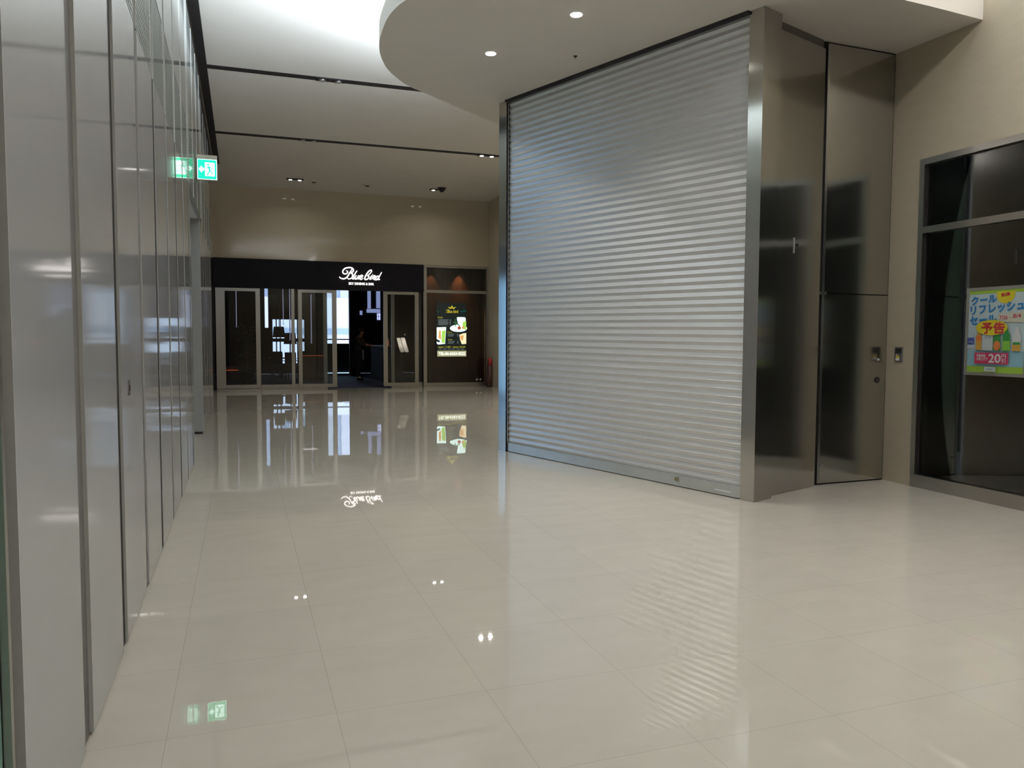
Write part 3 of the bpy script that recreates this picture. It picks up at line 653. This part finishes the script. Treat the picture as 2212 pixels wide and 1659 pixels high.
U = lambda x: (x - 105) / 810 * bw
V = lambda y: (1600 - y) / 1470 * bh
bo.rect(0, 0, bw, bh, EC['bg'])
bo.poly([(U(410), V(225)), (U(480), V(250)), (U(520), V(190)), (U(560), V(250)), (U(640), V(225)), (U(575), V(295)), (U(520), V(270)), (U(470), V(295))], EC['gold'])
G = [(360, 350), (370, 315), (420, 300), (440, 330), (400, 350), (430, 370), (390, 390), (350, 380)]
bo.stroke([(U(a), V(b)) for a, b in G], .008, EC['gold']); bo.text('Blue bird', U(400), V(400), U(690), V(315), EC['gold'], 0, .002)
bo.stroke([(U(110), V(350)), (U(160), V(370)), (U(140), V(400))], .012, EC['teal']); bo.stroke([(U(740), V(350)), (U(800), V(370)), (U(850), V(330)), (U(915), V(350))], .016, EC['teal'])
bo.text('Food', U(140), V(545), U(260), V(505), EC['gold'], 0, .001)
for k in range(6): bo.rect(U(150), V(592 + k * 27), U(430 - 15 * (k % 3)), V(580 + k * 27), EC['grey']); bo.rect(U(455), V(592 + k * 27), U(490), V(580 + k * 27), EC['grey'])
bo.ell(U(700), V(820), 235 / 810 * bw, 100 / 1470 * bh, EC['white']); bo.poly([(U(650), V(530)), (U(680), V(512)), (U(870), V(512)), (U(900), V(545)), (U(890), V(700)), (U(700), V(760))], EC['white'])
bo.poly([(U(820), V(640)), (U(912), V(615)), (U(912), V(860)), (U(800), V(830))], EC['green']); bo.ell(U(720), V(810), .055, .055, EC['red']); bo.ell(U(820), V(800), .04, .05, EC['orange'])
bo.stroke([(U(560), V(650)), (U(650), V(690)), (U(740), V(760))], .03, EC['dgreen']); bo.stroke([(U(600), V(560)), (U(630), V(680)), (U(600), V(790))], .02, EC['dgreen'])
bo.poly([(U(105), V(800)), (U(360), V(790)), (U(330), V(1250)), (U(150), V(1270)), (U(105), V(1240))], EC['white'])
bo.poly([(U(170), V(880)), (U(215), V(880)), (U(225), V(1150)), (U(150), V(1080))], EC['orange']); bo.poly([(U(240), V(900)), (U(345), V(880)), (U(320), V(1240)), (U(235), V(1220))], EC['green'])
bo.poly([(U(105), V(1120)), (U(200), V(1170)), (U(170), V(1215)), (U(105), V(1190))], EC['bg'])
bo.poly([(U(720), V(1000)), (U(835), V(960)), (U(912), V(950)), (U(912), V(1250)), (U(790), V(1260)), (U(740), V(1130))], EC['peach']); bo.poly([(U(735), V(1020)), (U(845), V(1010)), (U(820), V(1160)), (U(755), V(1130))], EC['orange'])
for (a, b, t_) in ((400, 950, 'Drink'), (410, 1150, 'Dessert')):
    bo.text(t_, U(a), V(b), U(a + 120), V(b - 35), EC['gold'])
    for k in range(3): bo.rect(U(a), V(b + 35 + k * 28), U(a + 190 - 20 * k), V(b + 25 + k * 28), EC['grey']); bo.rect(U(655), V(b + 35 + k * 28), U(700), V(b + 25 + k * 28), EC['grey'])
bo.text('open 11:00 - close 23:30', U(140), V(1370), U(880), V(1315), EC['gold'], 0, .001)
for k in range(6): bo.rect(U(150 + k * 123), V(1402), U(240 + k * 123), V(1388), EC['grey'])
bo.rect(U(115), V(1600), U(910), V(1440), EC['tel']); bo.text('TEL:06-6363-0222', U(150), V(1555), U(880), V(1485), EC['telw'], 0, .003)
bo.done('lit_face', lb)
# red-topped stand at the far right corner
rx, ry = XF - .09, 22.75
fe = empty('fire_extinguisher', (rx, ry, 0)); tag(fe, 'slim dark red fire extinguisher stand with a bright red top in the far right corner', 'fire extinguisher')
MB().disc((rx, ry), .075, 0, .68, 'dred', 20).disc((rx, ry), .08, 0, .02, 'steeld', 20).done('body', fe)
MB().ball((rx, ry, .80), .075, 'red', (1, 1, 1.3)).disc((rx, ry), .072, .67, .80, 'red', 20).done('red_cap', fe)
MB().tube([(rx - .06, ry - .05, .84), (rx - .09, ry - .08, .70), (rx - .08, ry - .07, .4)], .012, 'black', 8).done('hose', fe)
# ------------------------------------------------------------------ dining bar interior
YI = 33.2
st(MB().box(-3, 9, YB + .12, YI, -.1, -.002, 'carpet').done('floor_dining'))
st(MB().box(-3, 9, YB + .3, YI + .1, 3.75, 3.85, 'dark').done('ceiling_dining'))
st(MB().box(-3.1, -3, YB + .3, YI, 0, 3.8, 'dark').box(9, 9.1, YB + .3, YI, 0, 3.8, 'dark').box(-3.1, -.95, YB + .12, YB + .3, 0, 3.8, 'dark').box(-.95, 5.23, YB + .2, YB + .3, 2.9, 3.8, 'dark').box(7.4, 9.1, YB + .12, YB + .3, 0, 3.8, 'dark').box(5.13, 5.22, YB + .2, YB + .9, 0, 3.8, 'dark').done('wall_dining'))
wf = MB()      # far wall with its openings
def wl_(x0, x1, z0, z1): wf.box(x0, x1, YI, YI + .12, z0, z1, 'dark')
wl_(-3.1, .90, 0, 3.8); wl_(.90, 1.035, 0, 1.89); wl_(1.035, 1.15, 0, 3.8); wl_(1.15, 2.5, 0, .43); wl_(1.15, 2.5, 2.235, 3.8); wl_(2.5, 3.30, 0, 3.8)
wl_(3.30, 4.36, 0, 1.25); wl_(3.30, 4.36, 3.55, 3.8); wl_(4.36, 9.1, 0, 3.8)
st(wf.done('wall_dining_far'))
w8 = st(empty('window_8', (1.8, YI, 0)), 'low bright window of the dining room')
for x in (1.15, 1.32, 1.47, 1.86, 2.02, 2.16, 2.30, 2.45): frame_obj('mullion', [(x, x + .045, YI - .02, YI + .06, .43, 2.235)], w8, 'dark')
frame_obj('rail', [(1.15, 2.5, YI - .03, YI + .07, 1.32, 1.46)], w8, 'dark'); frame_obj('rail', [(1.15, 2.5, YI - .02, YI + .06, .52, .55), (1.15, 2.5, YI - .02, YI + .06, .62, .64)], w8, 'dark')
MB().box(1.15, 2.5, YI + .07, YI + .08, .43, 2.235, 'clear').done('pane', w8)
w9 = st(empty('window_9', (3.8, YI, 0)), 'tall bright window seen through the open doorway')
frame_obj('rail', [(3.30, 4.36, YI - .01, YI + .05, 1.40, 1.45)], w9, 'dark'); MB().box(3.3, 4.36, YI + .07, YI + .08, 1.25, 3.55, 'clear').done('pane', w9)
w10 = st(empty('window_10', (5.3, YI, 2.8)), 'pale frosted window strips high above the bar')
for a_ in ((5.06, 5.20, 2.74, 3.5), (5.43, 5.60, 2.76, 3.5), (5.02, 5.60, 2.56, 2.72), (4.64, 4.84, 2.46, 2.64)): MB().box(a_[0], a_[1], YI - .04, YI - .01, a_[2], a_[3], 'frost').done('pane', w10)  # panes glow by themselves in place of daylight; the wall behind is solid
MB().box(5.46, 5.60, YI - .04, YI - .01, 2.26, 2.54, 'frost2').done('pane', w10); MB().box(5.50, 5.515, YI - .06, YI - .04, 2.26, 2.54, 'dark').box(5.46, 5.6, YI - .06, YI - .04, 2.40, 2.415, 'dark').done('muntin', w10)
for (x, z, sx_, sz_) in ((1.8, 1.3, 1.4, 1.9), (3.83, 2.4, 1.1, 2.3)):
    pl = area('window_portal', (x, YI + .2, z), sx_, sz_, 1, rot=(-math.pi / 2, 0, 0)); pl.data.cycles.is_portal = True
st(MB().box(2.7, 4.6, YI - .05, YI, 0, .03, 'strip').done('trim_13'), 'thin glowing strip at the foot of the far dining room wall')
# pillar right of the tall window
st(MB().box(4.05, 4.45, 31.2, 31.5, 0, 3.75, 'dark').done('column_dining'))
# pendants
def pendant(x, y, z0, z1, w, lab):
    r = empty('pendant_tube', (x, y, z1)); tag(r, lab, 'pendant lamp', 'thin hanging light tubes in the dining room')
    MB().tube([(x, y, z0), (x, y, z1)], w, 'tube', 10).done('glowing_tube', r)
    MB().tube([(x, y, z1), (x, y, 3.75)], .004, 'black', 6).done('cable', r)
    MB().tube([(x, y, z0 - .02), (x, y, z0)], w * 1.2, 'steeld', 10).done('end_cap', r)
pendant(-.147, 25.5, 1.806, 3.1, .009, 'thin hanging light tube behind the hinged glass door')
pendant(1.244, 25.5, 1.92, 3.3, .009, 'thin hanging light tube between the two fixed glass panels')
pendant(1.449, 25.6, 1.41, 3.3, .009, 'long hanging light tube just left of the mullion')
pendant(2.10, 25.5, 1.309, 2.86, .014, 'thicker hanging light tube behind the sliding door')
# furniture seen as dark shapes
def booth(x0, x1, y, h, lab, glow=True):
    r = empty('booth_seat', ((x0 + x1) / 2, y, 0)); tag(r, lab, 'booth seat', 'red brown booth seats in the dining room')
    MB().box(x0, x1, y, y + .12, 0, h, 'booth', bev=.02).done('backrest', r)
    MB().box(x0 + .03, x1 - .03, y + .12, y + .65, .1, .44, 'booth', bev=.03).done('cushion', r)
    if glow: MB().box(x0, x1, y - .004, y + .03, h + .002, h + .014, 'orange').done('lit_edge', r)
    MB().box(x0 + .05, x1 - .05, y + .05, y + .6, 0, .1, 'steeld').done('plinth', r)
booth(1.95, 2.95, 29, .83, 'red brown booth with a glowing top edge behind the sliding door')
booth(-.6, -.05, 29, .33, 'low red brown seat with a glowing orange edge behind the hinged door')
def table(x, y, lab):
    r = empty('dining_table', (x, y, 0)); tag(r, lab, 'table', 'dark dining tables')
    MB().box(x - .4, x + .4, y - .35, y + .35, .70, .735, 'dark', bev=.008).done('table_top', r)
    MB().tube([(x, y, .03), (x, y, .70)], .035, 'steeld', 12).done('pedestal', r); MB().disc((x, y), .24, 0, .03, 'steeld', 24).done('base', r)
table(1.35, 30.6, 'dark square dining table before the low bright window'); table(2.5, 31.2, 'dark square dining table behind the booth'); table(.35, 28.0, 'dark square dining table left of the low window')
def chair(x, y, a, lab, h=.95):
    r = empty('dining_chair', (x, y, 0)); tag(r, lab, 'chair', 'dark dining chairs'); c, s_ = math.cos(a), math.sin(a)
    def add(nm, b, bev=.01):
        o = MB().box(*b, 'dark', bev=bev).done(nm, None); o.parent = r; return o
    add('seat', (-.21, .21, -.21, .21, .42, .47)); add('backrest', (-.21, .21, .17, .21, .5, h))
    for u, v in ((-.18, -.18), (.18, -.18), (-.18, .18), (.18, .18)): add('leg', (u - .018, u + .018, v - .018, v + .018, 0, .42 if v < 0 else .5), 0)
    r.rotation_euler = (0, 0, a)
for x, y, a, lab in ((1.2, 29.7, 3.1, 'dark dining chair on the near side of the window table'), (1.75, 29.9, 2.8, 'dark dining chair turned beside the window table'), (1.3, 31.5, .1, 'dark dining chair on the window side of the window table'), (2.35, 32.2, .2, 'dark dining chair close to the bright window'), (.1, 27.2, 3.0, 'dark dining chair nearest the hinged glass door')): chair(x, y, a, lab)
def shade(x, y, z, lab):
    r = empty('hanging_lamp', (x, y, z)); tag(r, lab, 'pendant lamp', 'dark hanging lampshades')
    MB().disc((x, y), .24, z, z + .42, 'dark', 24, r1=.19).done('lamp_shade', r); MB().tube([(x, y, z + .42), (x, y, 3.75)], .008, 'black', 6).done('cable', r)
shade(1.72, 30.3, 1.25, 'large dark hanging lampshade before the low window'); shade(1.38, 31.8, 1.5, 'smaller dark hanging lampshade left of the large one')
# plant
pt = empty('potted_plant', (.15, 25.6, 0)); tag(pt, 'leafy green plant in the dim dining room behind the hinged door', 'plant')
MB().disc((.15, 25.6), .17, 0, .4, 'dark', 24, r1=.22).done('pot', pt)
lf = MB(); i = lf.mi('leaf')
for k in range(150):
    a = random.uniform(0, 6.28); rr = random.uniform(.03, .34); z = random.uniform(.9, 1.9); c = Vector((.15 + rr * math.cos(a), 25.6 + rr * math.sin(a), z)); d = Vector((math.cos(a), math.sin(a), random.uniform(-.5, .5))).normalized(); w = d.cross(Vector((0, 0, 1))).normalized() * .035
    vs = [lf.bm.verts.new(p) for p in (c - d * .02, c + d * .06 + w, c + d * .17 - Vector((0, 0, .03)), c + d * .06 - w)]; lf.bm.faces.new(vs).material_index = i
lf.done('foliage', pt, normals=False)
MB().tube([(.15, 25.6, .38), (.16, 25.58, 1.0), (.14, 25.62, 1.7)], .015, 'wood', 8).done('stem', pt)
# menu stand inside the right sliding door
ms = empty('menu_stand', (5.0, 25.2, 0)); tag(ms, 'slim menu stand holding two pale menu sheets behind the right glass door', 'menu stand')
ky = 25.2 / 25.5
MB().disc((4.93, 25.2), .14, 0, .015, 'steel2', 24).done('base', ms); MB().tube([(4.93, 25.2, .01), (4.93, 25.2, 1.15)], .011, 'steel2', 10).done('pole', ms)
def sheet(x0, x1, z0, z1, sh_, nm):
    mb = MB(); i = mb.mi('paper'); r_ = .035; pts = []
    for cx_, cz_, a0 in ((x1 - r_, z0 + r_, -90), (x1 - r_, z1 - r_, 0), (x0 + r_, z1 - r_, 90), (x0 + r_, z0 + r_, 180)):
        for k in range(5): t_ = math.radians(a0 + k * 22.5); pts.append((cx_ + r_ * math.cos(t_), cz_ + r_ * math.sin(t_)))
    F = [mb.bm.verts.new((x - (z - z0) * sh_, 25.12 + (z - z0) * .35, z)) for x, z in pts]; Bk = [mb.bm.verts.new((x - (z - z0) * sh_, 25.13 + (z - z0) * .35, z)) for x, z in pts]
    mb.bm.faces.new(F); mb.bm.faces.new(Bk[::-1])
    for k in range(len(F)): mb.bm.faces.new((F[k], F[(k + 1) % len(F)], Bk[(k + 1) % len(F)], Bk[k]))
    return mb.done(nm, ms)
sheet(4.89, 5.02, 1.03, 1.50, .22, 'menu_sheet'); MB().tube([(5.03, 25.05, 1.60), (5.03, 25.18, 1.62)], .02, 'black', 10).done('lamp_head', ms)
area('menu_lamp', (5.03, 24.95, 1.66), .16, .05, 2.2, (1, .86, .74), rot=(math.radians(28), 0, 0), spread=2.2)
s2 = sheet(5.035, 5.17, 1.03, 1.51, .22, 'menu_sheet')
bo = Board((5.0, 25.26, 1.40), (1, 0, 0), Vector((-.2, .33, .92)).normalized()); bo.text('Menu', 0, 0, .08, .035, flat('menu_gold', (.55, .3, .12))); bo.done('small_heading', ms)
# bar counter
bc = empty('bar_counter', (4.75, 26.4, 0)); tag(bc, 'dark bar counter at the right of the open doorway', 'counter')
MB().box(4.6, 5.12, 25.9, 29.5, 0, 1.18, 'dark', bev=.01).done('body', bc); MB().box(4.55, 5.15, 25.85, 29.55, 1.18, 1.23, 'wood', bev=.008).done('worktop', bc)
for (x, y, h_, r_, m_, nm, lab) in ((4.64, 26.15, .3, .035, 'orange', 'candle_lamp', 'small glowing orange lamp on the bar counter'), (4.72, 26.4, .26, .04, 'alu', 'shaker', 'small metal shaker on the bar counter')):
    r = empty(nm, (x, y, 1.23)); tag(r, lab, 'lamp' if 'candle' in nm else 'shaker')
    MB().disc((x, y), r_, 1.23, 1.23 + h_ * .7, m_, 16).done('body', r); MB().disc((x, y), r_ * .7, 1.23 + h_ * .7, 1.23 + h_, 'steel2', 16, r1=r_ * .3).done('cap', r)
# ------------------------------------------------------------------ staff member
def skinned(name, nodes, edges, m, parent, sub=2, root=0):
    me = bpy.data.meshes.new(name); me.from_pydata([n[0] for n in nodes], edges, []); o = bpy.data.objects.new(name, me); COL.objects.link(o); o.parent = parent
    me.materials.append(M[m]); s = o.modifiers.new('skin', 'SKIN')
    if not me.skin_vertices:
        bpy.context.view_layer.objects.active = o; bpy.ops.mesh.customdata_skin_add()
    for i, n in enumerate(nodes):
        r = n[1]; me.skin_vertices[0].data[i].radius = r if isinstance(r, tuple) else (r, r); me.skin_vertices[0].data[i].use_root = i == root
    s.use_smooth_shade = True; u = o.modifiers.new('sub', 'SUBSURF'); u.levels = u.render_levels = sub
    return o
def person(px, py):
    r = empty('person', (px, py, 0)); tag(r, 'person in dark uniform standing in the doorway bent over the bar counter, reaching forward', 'person')
    # local: +x = facing direction (to the counter), y = side
    nodes = [((0, 0, .98), (.15, .115)), ((.01, 0, 1.15), (.14, .10)), ((.05, 0, 1.35), (.165, .12)), ((.09, 0, 1.50), (.14, .09)), ((.12, 0, 1.56), .054), ((.145, 0, 1.62), .06), ((.165, 0, 1.695), (.088, .08)), ((.17, 0, 1.77), (.072, .068)),
             ((.08, .18, 1.49), .06), ((.18, .22, 1.27), .048), ((.42, .16, 1.22), .036), ((.50, .13, 1.22), .03),
             ((.08, -.18, 1.49), .06), ((.17, -.22, 1.26), .048), ((.40, -.17, 1.24), .036), ((.48, -.14, 1.24), .03),
             ((0, .10, .88), .10), ((.02, .11, .50), .068), ((-.02, .11, .12), .045), ((.10, .12, .05), .04),
             ((0, -.10, .88), .10), ((.06, -.11, .50), .068), ((.05, -.11, .12), .045), ((.17, -.12, .05), .04)]
    edges = [(0, 1), (1, 2), (2, 3), (3, 4), (4, 5), (5, 6), (6, 7), (3, 8), (8, 9), (9, 10), (10, 11), (3, 12), (12, 13), (13, 14), (14, 15), (0, 16), (16, 17), (17, 18), (18, 19), (0, 20), (20, 21), (21, 22), (22, 23)]
    b = skinned('body', nodes, edges, 'skin', r)
    def cl(nm, idx, m, grow=.012, extra=None):
        rem = {k: j for j, k in enumerate(idx)}
        nn_ = [(nodes[k][0], tuple(v + grow for v in nodes[k][1]) if isinstance(nodes[k][1], tuple) else nodes[k][1] + grow) for k in idx]
        return skinned(nm, nn_, [(rem[a], rem[b_]) for a, b_ in edges if a in rem and b_ in rem], m, r)
    cl('shirt', [0, 1, 2, 3, 4, 8, 9, 10, 12, 13, 14], 'shirt', .022); cl('trousers', [0, 16, 17, 18, 20, 21, 22], 'cloth', .018)
    # apron skirt
    mb = MB(); i = mb.mi('cloth'); R = []
    for z, a, b2 in ((1.08, .17, .18), (.9, .19, .20), (.6, .21, .21), (.42, .22, .215)):
        R.append([mb.bm.verts.new((.02 + a * math.cos(t_) * (1 + .04 * math.sin(5 * t_)), b2 * math.sin(t_), z)) for t_ in (2 * math.pi * k / 24 for k in range(24))])
    for A_, B_ in zip(R, R[1:]):
        for k in range(24): f = mb.bm.faces.new((A_[k], A_[(k + 1) % 24], B_[(k + 1) % 24], B_[k])); f.material_index = i; f.smooth = True
    o = mb.done('apron'); o.parent = r
    o = MB().box(.20, .235, -.07, .0, .72, 1.08, 'towel', bev=.01).done('hand_towel'); o.parent = r
    o = MB().ball((.145, 0, 1.755), .102, 'hair', (1.02, .95, 1.02)).done('hair'); o.parent = r
    for nm_, a_ in (('nose', ((.25, 0, 1.69), .014, 'skin', (1.2, .8, 1.3))), ('eye', ((.238, .03, 1.72), .010, 'hair', (.5, 1, .6))), ('eye', ((.238, -.03, 1.72), .010, 'hair', (.5, 1, .6))), ('mouth', ((.238, 0, 1.655), .016, 'booth', (.4, 1.1, .35))), ('ear', ((.16, .084, 1.70), .02, 'skin', (.6, .4, 1))), ('ear', ((.16, -.084, 1.70), .02, 'skin', (.6, .4, 1)))):
        o = MB().ball(*a_).done(nm_); o.parent = r
    #, 0, 1.735), .014, 'skin', (1.2, .8, 1.3)).ball((.238, .03, 1.72), .010, 'hair', (.5, 1, .6)).ball((.238, -.03, 1.72), .010, 'hair', (.5, 1, .6)).ball((.238, 0, 1.655), .016, 'booth', (.4, 1.1, .35)).ball((.16, .084, 1.70), .02, 'skin', (.6, .4, 1)).ball((.16, -.084, 1.70), .02, 'skin', (.6, .4, 1)).done('face'); fc.parent = r
    for s_, (hx, hy, hz) in ((1, (.50, .13, 1.22)), (-1, (.48, -.14, 1.24))):
        pn = [((hx, hy, hz), (.03, .018)), ((hx + .06, hy, hz - .01), (.036, .014))]; ed = [(0, 1)]
        for k in range(4):
            o_ = (k - 1.5) * .018; j = len(pn); ln = (.06, .07, .066, .052)[k]
            pn += [((hx + .085, hy + o_, hz - .012), .009), ((hx + .085 + ln * .5, hy + o_ * 1.1, hz - .022), .0085), ((hx + .085 + ln * .85, hy + o_ * 1.1, hz - .045), .0075)]; ed += [(1, j), (j, j + 1), (j + 1, j + 2)]
        j = len(pn); pn += [((hx + .035, hy - s_ * .04, hz - .012), .011), ((hx + .075, hy - s_ * .052, hz - .03), .009)]; ed += [(0, j), (j, j + 1)]
        skinned('hand', pn, ed, 'skin', r, sub=1)
    for y_, x_ in ((.115, .04), (-.115, .11)):
        o = MB().ball((x_ + .02, y_, .045), .06, 'shoe', (2.1, .8, .75)).done('shoe'); o.parent = r
    return r
pr_ = person(3.87, 27.75); pr_.rotation_euler = (0, 0, -.5)
wl2 = area('bar_lamp', (4.35, 27.2, 2.3), .12, .12, .45, (1, .55, .3), shape='DISK', spread=2.0)
# ------------------------------------------------------------------ outside
ob = empty('office_building', (6, 62, -20)); tag(ob, 'pale building facade with grey window bands seen through the dining room window', 'building')
MB().box(-20, 40, 62, 80, -20, 4.6, 'facade').done('wall', ob); MB().box(-20, 40, 61.9, 62, 1.75, 2.2, 'facadeg').done('window_band', ob)
MB().box(-20, 40, 66, 80, 4.6, 9, 'facadeg').done('upper_storey', ob)
for k in range(8): MB().box(2.2 + k * 1.4, 2.9 + k * 1.4, 65.9, 66, 4.8, 8.5, 'facade').done('pier', ob)
# ------------------------------------------------------------------ world, camera, view
w = bpy.data.worlds.new('sky'); SC.world = w; w.use_nodes = True; nt = w.node_tree
bg = nt.nodes['Background']; tc = N(nt, 'TexCoord'); s_ = N(nt, 'SeparateXYZ'); nt.links.new(tc.outputs['Generated'], s_.inputs[0])
nt.links.new(ramp(nt, s_.outputs[2], [(.0, (.66, .78, 1.0)), (.5, (.58, .74, 1.0))]), bg.inputs[0]); bg.inputs[1].default_value = 2.6
cam = bpy.data.cameras.new('camera'); co = bpy.data.objects.new('camera', cam); COL.objects.link(co); SC.camera = co
yaw, pitch, roll = .3354, .059, .0038
f = Vector((math.sin(yaw) * math.cos(pitch), math.cos(yaw) * math.cos(pitch), -math.sin(pitch)))
r0 = Vector((math.cos(yaw), -math.sin(yaw), 0)); u0 = r0.cross(f)
r = r0 * math.cos(roll) + u0 * math.sin(roll); u = -r0 * math.sin(roll) + u0 * math.cos(roll)
co.matrix_world = Matrix(((r.x, u.x, -f.x, 0), (r.y, u.y, -f.y, 0), (r.z, u.z, -f.z, H), (0, 0, 0, 1)))
cam.sensor_width = 36; cam.lens = 1673 / 2212 * 36; cam.clip_end = 300; cam.clip_start = .05
v = SC.view_settings; v.view_transform = 'Standard'; v.look = 'None'; v.gamma = 1; v.exposure = 0.22; v.use_curve_mapping = False
SC.cycles.use_denoising = True; SC.cycles.max_bounces = 8; SC.cycles.diffuse_bounces = 4; SC.cycles.glossy_bounces = 5; SC.cycles.use_adaptive_sampling = True; SC.cycles.adaptive_threshold = .015; SC.cycles.transparent_max_bounces = 12
SC.cycles.caustics_reflective = False; SC.cycles.caustics_refractive = False; SC.cycles.sample_clamp_indirect = 6; SC.cycles.blur_glossy = .3
